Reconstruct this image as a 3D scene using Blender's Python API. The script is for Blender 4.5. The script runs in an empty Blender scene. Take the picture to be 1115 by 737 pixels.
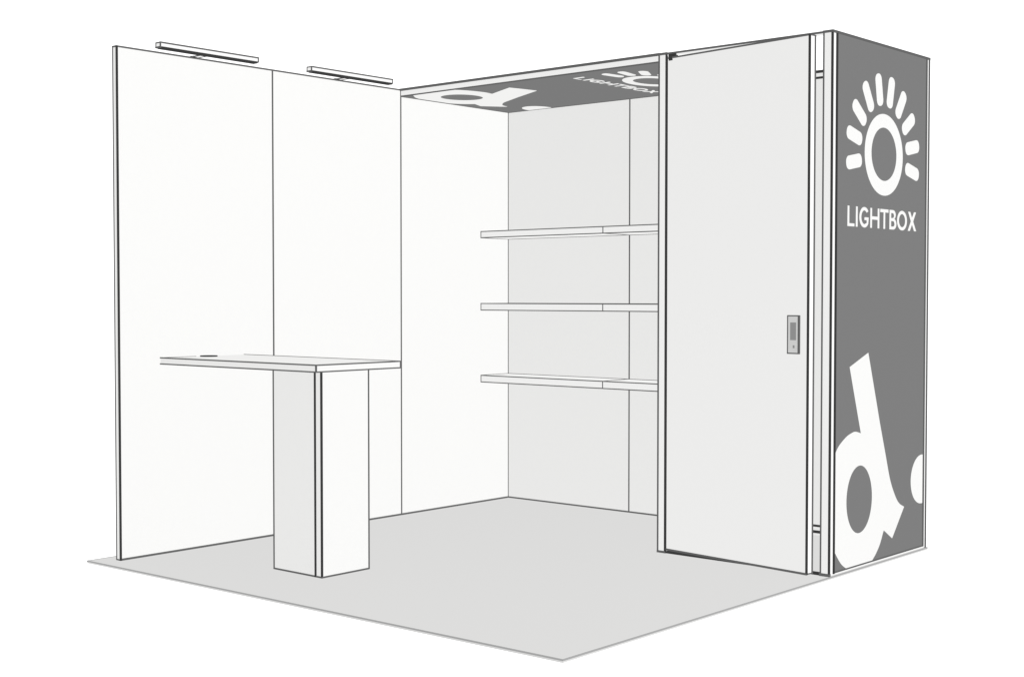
import bpy, bmesh, math
from mathutils import Vector, Matrix

S = bpy.context.scene
COL = S.collection

# ------------------------------------------------------------------ materials
def material(name, rgb, rough=0.6, spec=0.3, grain=0.0, scale=60.0):
    m = bpy.data.materials.new(name)
    m.use_nodes = True
    nt = m.node_tree
    b = nt.nodes['Principled BSDF']
    b.inputs['Roughness'].default_value = rough
    b.inputs['Specular IOR Level'].default_value = spec
    if grain > 0:
        tc = nt.nodes.new('ShaderNodeTexCoord')
        no = nt.nodes.new('ShaderNodeTexNoise')
        no.inputs['Scale'].default_value = scale
        no.inputs['Detail'].default_value = 3
        rp = nt.nodes.new('ShaderNodeValToRGB')
        rp.color_ramp.elements[0].position = 0.3
        rp.color_ramp.elements[1].position = 0.7
        rp.color_ramp.elements[0].color = (*[c * (1 - grain) for c in rgb], 1)
        rp.color_ramp.elements[1].color = (*[min(c * (1 + grain), 0.98) for c in rgb], 1)
        nt.links.new(tc.outputs['Object'], no.inputs['Vector'])
        nt.links.new(no.outputs['Fac'], rp.inputs['Fac'])
        nt.links.new(rp.outputs['Color'], b.inputs['Base Color'])
    else:
        b.inputs['Base Color'].default_value = (*rgb, 1)
    return m

WHITE = material('white_laminate', (0.800, 0.799, 0.790), 0.7, 0.0, 0.003, 30)
FRAME = material('pale_aluminium', (0.850, 0.849, 0.842), 0.6, 0.0)
PAINT = material('white_door_paint', (0.845, 0.843, 0.836), 0.6, 0.0, 0.003, 40)
FLOOR = material('light_grey_carpet', (0.664, 0.662, 0.656), 0.9, 0.0, 0.006, 200)
EDGE = material('dark_seam', (0.115, 0.115, 0.115), 0.8, 0.0)
BLACK = material('black_gasket', (0.04, 0.04, 0.04), 0.8, 0.0)
RIM = material('grey_rim', (0.36, 0.36, 0.36), 0.8, 0.0)
PRINT = material('grey_print', (0.178, 0.178, 0.178), 0.8, 0.0, 0.004, 80)
INK = material('white_print', (0.800, 0.799, 0.790), 0.8, 0.0)
STEEL = material('brushed_metal', (0.60, 0.60, 0.595), 0.5, 0.0, 0.02, 40)
RECESS = material('recess_metal', (0.27, 0.27, 0.27), 0.6, 0.0)
PAPER = material('white_backdrop_paper', (0.90, 0.90, 0.90), 0.9, 0.0)

# ------------------------------------------------------------------ mesh helpers
class MB:
    def __init__(self):
        self.bm = bmesh.new()
    def box(self, x0, x1, y0, y1, z0, z1, bevel=0.0):
        r = bmesh.ops.create_cube(self.bm, size=1.0)
        vs = r['verts']
        bmesh.ops.scale(self.bm, vec=(x1 - x0, y1 - y0, z1 - z0), verts=vs)
        bmesh.ops.translate(self.bm, vec=((x0 + x1) / 2, (y0 + y1) / 2, (z0 + z1) / 2), verts=vs)
        if bevel:
            es = list({e for v in vs for e in v.link_edges})
            bmesh.ops.bevel(self.bm, geom=es, offset=bevel, segments=2, affect='EDGES', profile=0.5)
        return self
    def bar(self, p, q, w=0.007):
        """square dark bar laid along an edge from p to q"""
        p, q = Vector(p), Vector(q)
        d = q - p
        L = d.length
        r = bmesh.ops.create_cube(self.bm, size=1.0)
        M = Matrix.Translation((p + q) / 2) @ d.to_track_quat('Z', 'Y').to_matrix().to_4x4() @ \
            Matrix.Diagonal((w, w, L + w * 0.6, 1))
        bmesh.ops.transform(self.bm, matrix=M, verts=r['verts'])
        return self
    def cyl(self, c, r, h, n=32):
        k = bmesh.ops.create_cone(self.bm, cap_ends=True, segments=n, radius1=r, radius2=r, depth=h)
        bmesh.ops.translate(self.bm, vec=c, verts=k['verts'])
        return self
    def build(self, name, mat, parent=None, origin=None):
        me = bpy.data.meshes.new(name)
        if origin is not None:
            bmesh.ops.translate(self.bm, vec=-Vector(origin), verts=self.bm.verts)
        bmesh.ops.recalc_face_normals(self.bm, faces=self.bm.faces)
        self.bm.to_mesh(me)
        self.bm.free()
        me.materials.append(mat)
        o = bpy.data.objects.new(name, me)
        COL.objects.link(o)
        if parent is not None:
            o.parent = parent
        if origin is not None:
            o.location = origin
        return o

def thing(name, label, cat, loc=(0, 0, 0), rz=0.0, group=None):
    o = bpy.data.objects.new(name, None)
    o.empty_display_size = 0.1
    COL.objects.link(o)
    o.location = loc
    o.rotation_euler = (0, 0, rz)
    o['label'] = label
    o['category'] = cat
    o['kind'] = 'thing'
    if group:
        o['group'] = group
    return o

def part(mb, name, mat, root):
    """geometry given in world metres -> child of the (unrotated) thing"""
    bmesh.ops.translate(mb.bm, vec=-root.location, verts=mb.bm.verts)
    return mb.build(name, mat, root)

def sub(mb, name, mat, root, parent):
    bmesh.ops.translate(mb.bm, vec=-root.location, verts=mb.bm.verts)
    return mb.build(name, mat, parent)

def box_edges(mb, x0, x1, y0, y1, z0, z1, w):
    for x in (x0, x1):
        for y in (y0, y1):
            mb.bar((x, y, z0), (x, y, z1), w)
        for z in (z0, z1):
            mb.bar((x, y0, z), (x, y1, z), w)
    for y in (y0, y1):
        for z in (z0, z1):
            mb.bar((x0, y, z), (x1, y, z), w)
    return mb

# ------------------------------------------------------------------ dimensions (metres)
H = 2.606            # panel height
ZC = 2.567           # underside of the ceiling panel
ZB = 0.003           # panels stand just on the carpet
XC, XP = 1.9235, 1.970    # closet partition
XR0, XR = 2.879, 2.924    # closet right-hand panel
TH = 0.0075
TK = 0.012

# ------------------------------------------------------------------ floor
fb = bmesh.new()
corners = [(-0.126, -0.114), (2.9345, -0.045), (2.9365, 3.062), (-0.128, 3.062)]
top = [fb.verts.new((x, y, 0.0)) for x, y in corners]
bot = [fb.verts.new((x, y, -0.012)) for x, y in corners]
fb.faces.new(top)
fb.faces.new(bot[::-1])
for i in range(4):
    j = (i + 1) % 4
    fb.faces.new((top[j], top[i], bot[i], bot[j]))
m = MB(); m.bm.free(); m.bm = fb
floor = m.build('floor', FLOOR)
floor['kind'] = 'structure'
floor['label'] = 'light grey square floor sheet under the white display booth'
floor['category'] = 'floor'
m = MB()
for i in range(4):
    a, b = corners[i], corners[(i + 1) % 4]
    m.bar((*a, -0.001), (*b, -0.001), 0.0058)
m.build('rim', RIM, floor)

# ------------------------------------------------------------------ left wall: three panels
GL = 'white panels of the long left wall'
LABEL_L = ['tall white left wall panel with the exposed end edge, below the front lamp bar',
           'middle white left wall panel, below the second lamp bar and behind the counter top',
           'white left wall panel in the inner corner, under the grey printed ceiling']
for k in range(3):
    t = thing('modular_wall', LABEL_L[k], 'wall panel', (0, k, 0), 0, GL)
    a, b = k, k + 1
    part(MB().box(-0.033, 0, a + (0 if k == 0 else 0.001), b, ZB, H), 'board', WHITE, t)
    e = MB()
    if k == 0:
        e.bar((-0.0335, 0, ZB), (-0.0335, 0, H), 0.006)
        e.bar((-0.0335, 0, H), (0, 0, H), 0.008)
        e.bar((-0.0335, 0, ZB), (0, 0, ZB), 0.007)
    e.bar((0, b, ZB), (0, b, H if k == 0 else (H if k == 1 else ZC)), TH if k else 0.008)
    if k < 2:
        e.bar((-0.003, a, H), (-0.003, b, H), 0.009)
        e.bar((-0.0335, a, H), (-0.0335, b, H), 0.006)
    e.bar((0, a, ZB + 0.002), (0, b, ZB + 0.002), 0.010)
    if k:
        e.box(-0.002, 0.008, a - 0.05, a + 0.03, 0.001, 0.008)
    part(e, 'seam', EDGE, t)
    if k == 0:
        part(MB().bar((0.001, 0.0, ZB), (0.001, 0.0, H), 0.0088), 'end_profile', BLACK, t)

# ------------------------------------------------------------------ back wall: three panels
GB = 'white panels of the back wall'
LABEL_B = ['white back wall panel in the inner corner, behind the left shelves',
           'white back wall panel beside the closet partition, behind the right shelves',
           'white back wall panel inside the closet, glimpsed through the gap beside the door']
XS = [0.0, 1.001, 1.947, 2.878]
for k in range(3):
    t = thing('modular_wall', LABEL_B[k], 'wall panel', (XS[k], 3, 0), 0, GB)
    a, b = XS[k], XS[k + 1]
    hk = H if k < 2 else 2.597
    part(MB().box(a + 0.0005, b - 0.0005, 3.0, 3.046, ZB, hk), 'board', WHITE, t)
    lines = [(hk, 0.010 if k < 2 else 0.015)] + ([(ZB + 0.002, 0.009)] if k < 2 else [(2.563, 0.012), (0.058, 0.012), (0.024, 0.015)])
    for i, (z, wd) in enumerate(lines):
        x0 = a + (0.03 if k == 2 and i else 0)
        part(MB().bar((x0, 3.0, z), (b, 3.0, z), wd), 'seam', EDGE if k < 2 else BLACK, t)
    if k == 0:
        part(MB().bar((b, 3.0, ZB), (b, 3.0, ZC), TH), 'seam', EDGE, t)

# ------------------------------------------------------------------ printed artwork (flat, in u = along the panel, v = up the panel)
def rounded(cx, cy, ang, r0, r1, w, rad, n=6):
    """rounded bar pointing outward at ang from r0 to r1"""
    pts = []
    hw = w / 2
    for (px, py, s) in ((r1 - rad, hw - rad, 0), (r0 + rad, hw - rad, 1), (r0 + rad, -hw + rad, 2), (r1 - rad, -hw + rad, 3)):
        for i in range(n + 1):
            th = math.radians(90 * s + 90 * i / n)
            pts.append((px + rad * math.cos(th), py + rad * math.sin(th)))
    c, s_ = math.cos(ang), math.sin(ang)
    return [(cx + x * c - y * s_, cy + x * s_ + y * c) for x, y in pts]

def ellipse(cx, cy, rx, ry, n=64, a0=0.0, a1=360.0):
    full = abs(a1 - a0) >= 360
    m_ = n if full else n + 1
    return [(cx + rx * math.cos(math.radians(a0 + (a1 - a0) * i / n)),
             cy + ry * math.sin(math.radians(a0 + (a1 - a0) * i / n))) for i in range(m_)]

SUN = [ellipse(2.539, 2.059, 0.2085, 0.205), ellipse(2.539, 2.062, 0.139, 0.134)]
for k in range(10):
    SUN.append(rounded(2.54, 2.06, math.radians(190 - 22.4 * k), 0.245, 0.406, 0.067, 0.030))

def smooth(ctrl, n=8):
    """Catmull-Rom through an open list of points"""
    out = []
    P = [ctrl[0]] + ctrl + [ctrl[-1]]
    for i in range(1, len(P) - 2):
        for j in range(n):
            t = j / n
            q = []
            for k in range(2):
                a, b, c, d = P[i - 1][k], P[i][k], P[i + 1][k], P[i + 2][k]
                q.append(0.5 * (2 * b + (c - a) * t + (2 * a - 5 * b + 4 * c - d) * t * t + (3 * b - a - 3 * c + d) * t ** 3))
            out.append(tuple(q))
    out.append(ctrl[-1])
    return out

U0, U1, V0 = 2.0455, 3.0205, 0.017
MARK = ([(2.190, 1.001), (2.383, 1.065)]
        + smooth([(2.514, 0.707), (2.578, 0.545), (2.631, 0.412), (2.684, 0.328), (2.735, 0.276), (2.797, 0.249)])
        + [(2.662, 0.101), (2.567, 0.154)]
        + smooth([(2.560, 0.145), (2.524, 0.088), (2.480, 0.045), (2.440, V0)])
        + smooth([(2.167, V0), (2.125, 0.040), (2.090, 0.070), (U0, 0.118)])
        + smooth([(U0, 0.584), (2.085, 0.622), (2.158, 0.660), (2.215, 0.676), (2.256, 0.680), (2.312, 0.668)]))
COUNTER = ellipse(2.300, 0.3415, 0.136, 0.168)
dot = [(x, y) for x, y in ellipse(3.003, 0.3745, 0.1275, 0.130, 64, 82, 278) if x <= U1]
LETTER = [MARK, COUNTER, dot]

# lettering, each outline given in the panel's own metres
def letters():
    b, h = 1.687, 0.099
    t_ = b + h
    w = 0.0165
    out = []
    def rect(x0, x1, y0, y1): return [(x0, y0), (x1, y0), (x1, y1), (x0, y1)]
    # L
    out.append([(2.157, b), (2.226, b), (2.226, b + 0.0145), (2.157 + w, b + 0.0145), (2.157 + w, t_), (2.157, t_)])
    # I
    out.append(rect(2.243, 2.243 + w, b, t_))
    # G
    cx, cy, rx, ry = 2.331, b + h / 2, 0.0515, h / 2 + 0.001
    oc = ellipse(cx, cy, rx, ry, 40, 38, 322)
    ic = ellipse(cx, cy, rx - 0.0185, ry - 0.0165, 40, 44, 300)
    out.append(oc + [(2.376, b + 0.050), (2.333, b + 0.050), (2.333, b + 0.036), (2.357, b + 0.036), (2.357, b + 0.022)] + ic[::-1])
    # H
    x0, x1 = 2.395, 2.491
    out.append([(x0, b), (x0 + w, b), (x0 + w, b + 0.042), (x1 - w, b + 0.042), (x1 - w, b), (x1, b), (x1, t_),
                (x1 - w, t_), (x1 - w, b + 0.058), (x0 + w, b + 0.058), (x0 + w, t_), (x0, t_)])
    # T
    c = 2.547
    out.append([(c - w / 2, b), (c + w / 2, b), (c + w / 2, t_ - 0.016), (2.591, t_ - 0.016), (2.591, t_), (2.503, t_),
                (2.503, t_ - 0.016), (c - w / 2, t_ - 0.016)])
    # B
    x0 = 2.605
    up = ellipse(2.643, b + 0.0755, 0.030, 0.0235, 16, -70, 90)
    lo = ellipse(2.645, b + 0.0285, 0.036, 0.0285, 16, -90, 72)
    out.append([(x0, b)] + lo + up + [(x0, t_)])
    out.append([(x0 + w, b + 0.058)] + ellipse(2.641, b + 0.071, 0.015, 0.0125, 12, -90, 90) + [(x0 + w, b + 0.0835)])
    out.append([(x0 + w, b + 0.0150)] + ellipse(2.643, b + 0.0290, 0.019, 0.0140, 12, -90, 90) + [(x0 + w, b + 0.043)])
    # O
    out.append(ellipse(2.747, b + h / 2, 0.0555, h / 2 + 0.001, 40))
    out.append(ellipse(2.747, b + h / 2, 0.0370, h / 2 - 0.0155, 40))
    # X
    x0, x1, cx, cy = 2.815, 2.912, 2.8635, b + 0.0505
    d = 0.0225
    out.append([(x0, b), (x0 + d, b), (cx, cy - 0.016), (x1 - d, b), (x1, b), (cx + 0.0125, cy), (x1 - 0.003, t_),
                (x1 - d - 0.003, t_), (cx, cy + 0.016), (x0 + d + 0.003, t_), (x0 + 0.003, t_), (cx - 0.0125, cy)])
    return out
WORD = letters()

def print_mesh(loops, mapping, depth=0.0012):
    """filled flat outlines (holes by nesting) -> bmesh mapped onto the panel"""
    cu = bpy.data.curves.new('outline', 'CURVE')
    cu.dimensions = '2D'
    cu.fill_mode = 'BOTH'
    cu.extrude = depth
    for lp in loops:
        sp = cu.splines.new('POLY')
        sp.points.add(len(lp) - 1)
        for p_, (x, y) in zip(sp.points, lp):
            p_.co = (x, y, 0, 1)
        sp.use_cyclic_u = True
    ob = bpy.data.objects.new('outline', cu)
    COL.objects.link(ob)
    dg = bpy.context.evaluated_depsgraph_get()
    me = bpy.data.meshes.new_from_object(ob.evaluated_get(dg))
    bm = bmesh.new()
    bm.from_mesh(me)
    bmesh.ops.remove_doubles(bm, verts=bm.verts, dist=1e-5)
    for v in bm.verts:
        v.co = mapping(v.co)
    COL.objects.unlink(ob)
    bpy.data.objects.remove(ob)
    bpy.data.curves.remove(cu)
    bpy.data.meshes.remove(me)
    r = MB(); r.bm.free(); r.bm = bm
    return r

# ------------------------------------------------------------------ closet right-hand panel with the big grey print
t = thing('printed_wall', 'tall dark grey closet side panel printed with a white sunburst and large letter d', 'printed panel', (XR, 2.5, 0))
part(MB().box(XR0, XR, 2.0, 3.06, ZB, H), 'frame', FRAME, t)
sheet = part(MB().box(XR - 0.004, XR + 0.002, 2.042, 3.022, 0.014, H - 0.004), 'print_sheet', PRINT, t)
side = lambda c: Vector((XR + 0.0022 + c.z, c.x, c.y))
for nm, lp in (('sun_emblem', SUN), ('lettering', WORD), ('big_letter', LETTER)):
    sub(print_mesh(lp, side), nm, INK, t, sheet)
e = MB()
e.bar((XR0, 2.0, ZB), (XR0, 2.0, H), 0.007)
e.bar((XR0, 2.0, H), (XR, 2.0, H), 0.012)
e.bar((XR0, 2.0, ZB + 0.002), (XR, 2.0, ZB + 0.002), 0.016)
e.bar((XR, 2.0, H), (XR, 3.06, H), 0.012)
e.bar((XR, 2.042, 0.014), (XR, 3.024, 0.014), 0.008)
e.bar((XR, 3.024, 0.014), (XR, 3.024, H), 0.012)
e.bar((XR, 3.058, ZB), (XR, 3.058, H), 0.010)
part(e, 'seam', EDGE, t)
e = MB()
e.bar((XR, 2.0, ZB), (XR, 2.0, H), 0.0090)
e.bar((XR, 2.041, 0.012), (XR, 2.041, H), 0.012)
part(e, 'corner_gasket', BLACK, t)

# ------------------------------------------------------------------ closet partition (its narrow end shows left of the door)
t = thing('partition_wall', 'white closet partition panel, its narrow end showing left of the door', 'partition', (1.947, 2.5, 0))
part(MB().box(XC, XP, 2.0, 2.998, ZB, H), 'board', FRAME, t)
e = MB()
e.bar((XC, 2.0, ZB), (XC, 2.0, H), 0.008)
e.bar((XC, 2.0, H), (XP, 2.0, H), 0.012)
e.bar((XC, 2.0, ZB + 0.002), (XP, 2.0, ZB + 0.002), 0.012)
part(e, 'seam', EDGE, t)
part(MB().bar((XP, 2.0, ZB), (XP, 2.0, H), 0.0100), 'door_gasket', BLACK, t)

# ------------------------------------------------------------------ door frame and door
t = thing('doorway', 'slim top rail and dark threshold framing the closet doorway', 'door frame', (2.425, 2.0, 0))
r_ = part(MB().box(XP + 0.002, XR0 - 0.002, 2.001, 2.016, H - 0.014, H - 0.002), 'top_rail', FRAME, t)
sub(MB().bar((XP + 0.005, 2.002, H - 0.001), (XR0, 2.002, H - 0.001), 0.010), 'seam', EDGE, t, r_)
part(MB().box(XP + 0.002, XR0 - 0.002, 1.996, 2.030, 0.001, 0.011), 'threshold', BLACK, t)

rz = math.radians(-7.06)
DW, DZ0, DZ1, DT = 0.896, 0.0215, 2.580, 0.042
door = thing('door', 'plain pale closet door standing slightly ajar with a metal flush pull', 'door', (1.975, 2.0, 0), rz)
MB().box(0.006, DW, 0, DT, DZ0, DZ1).build('leaf', PAINT, door)
e = MB()
e.bar((0.006, 0, DZ1), (DW, 0, DZ1), 0.008)
e.bar((0.006, 0, DZ0), (DW, 0, DZ0), 0.010)
e.bar((DW, DT, DZ0), (DW, DT, DZ1), 0.008)
e.bar((DW, 0, DZ0), (DW, DT, DZ0), 0.006)
e.bar((DW, 0, DZ1), (DW, DT, DZ1), 0.006)
e.build('seam', EDGE, door)
MB().bar((DW, 0, DZ0), (DW, 0, DZ1), 0.0088).build('edge_gasket', BLACK, door)
hg = MB().box(0.010, 0.055, -0.004, 0.02, DZ1 + 0.004, H - 0.006).box(0.012, 0.035, -0.005, 0.01, DZ1 - 0.014, DZ1 + 0.003)
hg.build('hinge', BLACK, door)
pull = MB()
pull.box(0.782, 0.848, -0.006, 0.001, 1.073, 1.253, 0.002)
pl = pull.build('flush_pull', STEEL, door)
MB().box(0.797, 0.832, -0.0075, -0.003, 1.136, 1.221, 0.001).build('recess', RECESS, pl)
MB().box(0.813, 0.823, -0.0075, -0.003, 1.098, 1.112).build('keyhole', RECESS, pl)
e = MB()
e.bar((0.782, -0.006, 1.073), (0.782, -0.006, 1.253), 0.005)
e.bar((0.782, -0.006, 1.253), (0.848, -0.006, 1.253), 0.006)
e.bar((0.782, -0.006, 1.073), (0.848, -0.006, 1.073), 0.006)
e.bar((0.848, -0.006, 1.073), (0.848, -0.006, 1.253), 0.009)
e.build('surround', EDGE, pl)

# ------------------------------------------------------------------ printed ceiling panel
t = thing('printed_ceiling', 'horizontal ceiling panel over the shelf bay with a grey printed underside', 'ceiling panel', (0.96, 2.5, ZC))
part(MB().box(0.002, XC - 0.002, 2.0, 2.010, ZC, H - 0.001), 'front_frame', FRAME, t)
part(MB().box(0.002, XC - 0.002, 2.0105, 2.9975, ZC + 0.008, H - 0.004), 'board', FRAME, t)
sheet = part(MB().box(0.003, XC - 0.003, 2.0105, 2.9975, ZC - 0.001, ZC + 0.0075), 'print_sheet', PRINT, t)
def over(c):
    return Vector((0.733 * c.y + 0.010, 2.014 + (c.x - U0) * (0.982 / (U1 - U0)), ZC - 0.0015 - c.z))
for nm, lp in (('sun_emblem', SUN), ('lettering', WORD), ('big_letter', LETTER)):
    sub(print_mesh(lp, over), nm, INK, t, sheet)
e = MB()
e.bar((0, 2.0, H), (XC, 2.0, H), 0.014)
e.bar((0, 2.0, ZC), (XC, 2.0, ZC), 0.007)
e.bar((0, 2.0, ZC), (0, 3.0, ZC), 0.007)
e.bar((0, 2.998, ZC), (XC, 2.998, ZC), 0.008)
part(e, 'seam', EDGE, t)

# ------------------------------------------------------------------ six wall shelves
GS = 'white shelves on the back wall'
rows = [(1.728, 1.768, 'upper'), (1.257, 1.300, 'middle'), (0.788, 0.831, 'lower')]
names = {('upper', 0): 'upper left white shelf, touching the left wall above all others',
         ('upper', 1): 'upper right white shelf, topmost one reaching the closet partition',
         ('middle', 0): 'middle left white shelf at eye level, touching the left wall',
         ('middle', 1): 'middle right white shelf at eye level, reaching the closet partition',
         ('lower', 0): 'lowest left white shelf, touching the left wall',
         ('lower', 1): 'lowest right white shelf, reaching the closet partition'}
for z0, z1, nm in rows:
    for k, (x0, x1) in enumerate(((0.002, 1.000), (1.001, XC - 0.002))):
        t = thing('wall_shelf', names[(nm, k)], 'shelf', ((x0 + x1) / 2, 2.864, z0), 0, GS)
        part(MB().box(x0, x1, 2.728, 2.999, z0, z1), 'board', FRAME, t)
        e = MB()
        for z in (z0, z1):
            e.bar((x0, 2.728, z), (x1, 2.728, z), 0.0062)
            e.bar((x0, 2.9975, z), (x1, 2.9975, z), 0.0062)
            e.bar((x0, 2.728, z), (x0, 2.997, z), 0.0055)
        e.bar((x0, 2.728, z0), (x0, 2.728, z1), 0.0055)
        part(e, 'edging', EDGE, t)

# ------------------------------------------------------------------ counter
t = thing('counter', 'white peninsula counter with a thin top on a square pedestal', 'counter', (0.94, 0.53, 0))
ZT0, ZT1 = 0.9945, 1.0262
tp = part(MB().box(0.003, 1.225, 0.247, 0.792, ZT0, ZT1), 'tabletop', WHITE, t)
e = MB()
for z in (ZT0, ZT1):
    e.bar((0.003, 0.247, z), (1.225, 0.247, z), 0.0065)
    e.bar((1.225, 0.247, z), (1.225, 0.792, z), 0.0065)
    e.bar((0.003, 0.792, z), (1.225, 0.792, z), 0.0055)
e.bar((1.225, 0.247, ZT0), (1.225, 0.247, ZT1), 0.007)
e.bar((1.225, 0.792, ZT0), (1.225, 0.792, ZT1), 0.006)
e.bar((0.003, 0.247, ZT1), (0.003, 0.47, ZT1), 0.004)
sub(e, 'edging', EDGE, t, tp)
sub(MB().cyl((0.062, 0.510, ZT1 + 0.0025), 0.046, 0.006), 'cable_grommet', BLACK, t, tp)
PX0, PX1, PY0, PY1 = 0.760, 1.114, 0.376, 0.681
pd = part(MB().box(PX0, PX1, PY0, PY1, ZB, ZT0 - 0.0005), 'pedestal', WHITE, t)
e = MB()
e.bar((PX0, PY0, ZB), (PX0, PY0, ZT0), 0.007)
e.bar((PX1, PY1, ZB), (PX1, PY1, ZT0), 0.007)
e.bar((PX0, PY0, ZB), (PX1, PY0, ZB), 0.009)
e.bar((PX1, PY0, ZB), (PX1, PY1, ZB), 0.009)
sub(e, 'seam', EDGE, t, pd)
e = MB()
e.bar((PX1, PY0, ZB), (PX1, PY0, ZT0 - 0.004), 0.0085)
e.bar((PX1 - 0.044, PY0, ZB), (PX1 - 0.044, PY0, ZT0 - 0.004), 0.0100)
sub(e, 'corner_gasket', BLACK, t, pd)

# ------------------------------------------------------------------ two bar lamps on the left wall's top edge
GP = 'bar lamps clamped on the left wall'
def lamp(y0, y1, ya, label):
    t = thing('bar_lamp', label, 'lamp', (0.0, ya, H), 0, GP)
    za, zb = 2.612, 2.6355
    b = part(MB().box(0.082, 0.120, y0, y1, za + 0.002, zb, 0.004), 'light_bar', FRAME, t)
    sub(MB().box(0.086, 0.1235, y0 + 0.006, y1 - 0.006, za - 0.007, za + 0.003), 'diffuser', BLACK, t, b)
    e = MB()
    e.bar((0.120, y0, zb), (0.120, y1, zb), 0.0078)
    e.bar((0.082, y0, zb), (0.120, y0, zb), 0.006)
    e.bar((0.082, y0, za), (0.120, y0, za), 0.008)
    e.bar((0.082, y0, za), (0.082, y0, zb), 0.005)
    e.bar((0.120, y0, za), (0.120, y0, zb), 0.006)
    e.bar((0.120, y1, za), (0.120, y1, zb), 0.006)
    sub(e, 'edging', EDGE, t, b)
    ar = part(MB().box(0.004, 0.084, ya - 0.018, ya + 0.022, 2.6105, 2.6145, 0.001), 'arm', FRAME, t)
    e = MB()
    e.bar((0.004, ya - 0.018, 2.610), (0.084, ya - 0.018, 2.610), 0.005)
    e.bar((0.004, ya + 0.022, 2.610), (0.084, ya + 0.022, 2.610), 0.005)
    e.bar((0.004, ya - 0.018, 2.610), (0.004, ya + 0.022, 2.610), 0.005)
    sub(e, 'edging', EDGE, t, ar)
    part(MB().box(-0.02, 0.010, ya - 0.014, ya + 0.010, 2.6065, 2.6165), 'clamp', BLACK, t)
lamp(0.178, 0.806, 0.475, 'long slim lamp bar above the left wall, the one nearer the exposed wall end')
lamp(1.184, 1.816, 1.487, 'slim lamp bar above the left wall, the one nearer the ceiling panel')

# ------------------------------------------------------------------ plain white backdrop far behind the booth
VD = Vector((-0.6566, 0.7542, 0.0))
bc = Vector((1.4, 1.4, 1.2)) + VD * 10
m = MB().box(-18, 18, -0.03, 0.03, -9, 10)
bd = m.build('backdrop', PAPER)
bd.location = bc
bd.rotation_euler = (0, 0, math.atan2(VD.y, VD.x) - math.pi / 2)
bd['kind'] = 'structure'
bd['label'] = 'plain white studio backdrop far behind the display booth'
bd['category'] = 'backdrop'

# ------------------------------------------------------------------ light: two distant lamps, even and shadowless like the picture
w = bpy.data.worlds.new('World')
S.world = w
w.use_nodes = True
bg = w.node_tree.nodes['Background']
bg.inputs['Color'].default_value = (1, 1, 1, 1)
bg.inputs['Strength'].default_value = 0.012

def lamp_far(name, vec, dist=300, size=16):
    """vec: how strongly the lamp lights faces square to x, y and z (1 = a white face shows its own colour)"""
    d = Vector(vec)
    k = d.length
    d.normalize()
    la = bpy.data.lights.new(name, 'AREA')
    la.shape = 'DISK'
    la.size = size
    la.energy = k * math.pi * math.pi * dist * dist
    la.use_shadow = False          # the picture has no cast shadows
    o = bpy.data.objects.new(name, la)
    o.location = Vector((1.4, 1.4, 1.2)) + d * dist
    o.rotation_euler = (-d).to_track_quat('-Z', 'Y').to_euler()
    COL.objects.link(o)
    return o
lamp_far('right_lamp', (1.205, 0.0, 1.08))
lamp_far('front_below_fill', (0.0, -0.995, -1.13))  # added fill from below the floor, brightens front faces and the ceiling underside

# ------------------------------------------------------------------ camera
cam = bpy.data.cameras.new('camera')
cam.sensor_fit = 'HORIZONTAL'
cam.sensor_width = 36
cam.lens = 1533.006 / 1115 * 36
cam.clip_start = 0.05
cam.clip_end = 500
co = bpy.data.objects.new('camera', cam)
COL.objects.link(co)
co.location = (6.19424, -4.07679, 1.34378)
co.rotation_euler = (1.541208, -0.00013, 0.716328)
S.camera = co

vs = S.view_settings
S.display_settings.display_device = 'sRGB'
vs.view_transform = 'Standard'
vs.look = 'None'
vs.exposure = 0
vs.gamma = 1
vs.use_curve_mapping = False
S.cycles.max_bounces = 12
S.cycles.diffuse_bounces = 0      # even tones, no light bounced between the panels
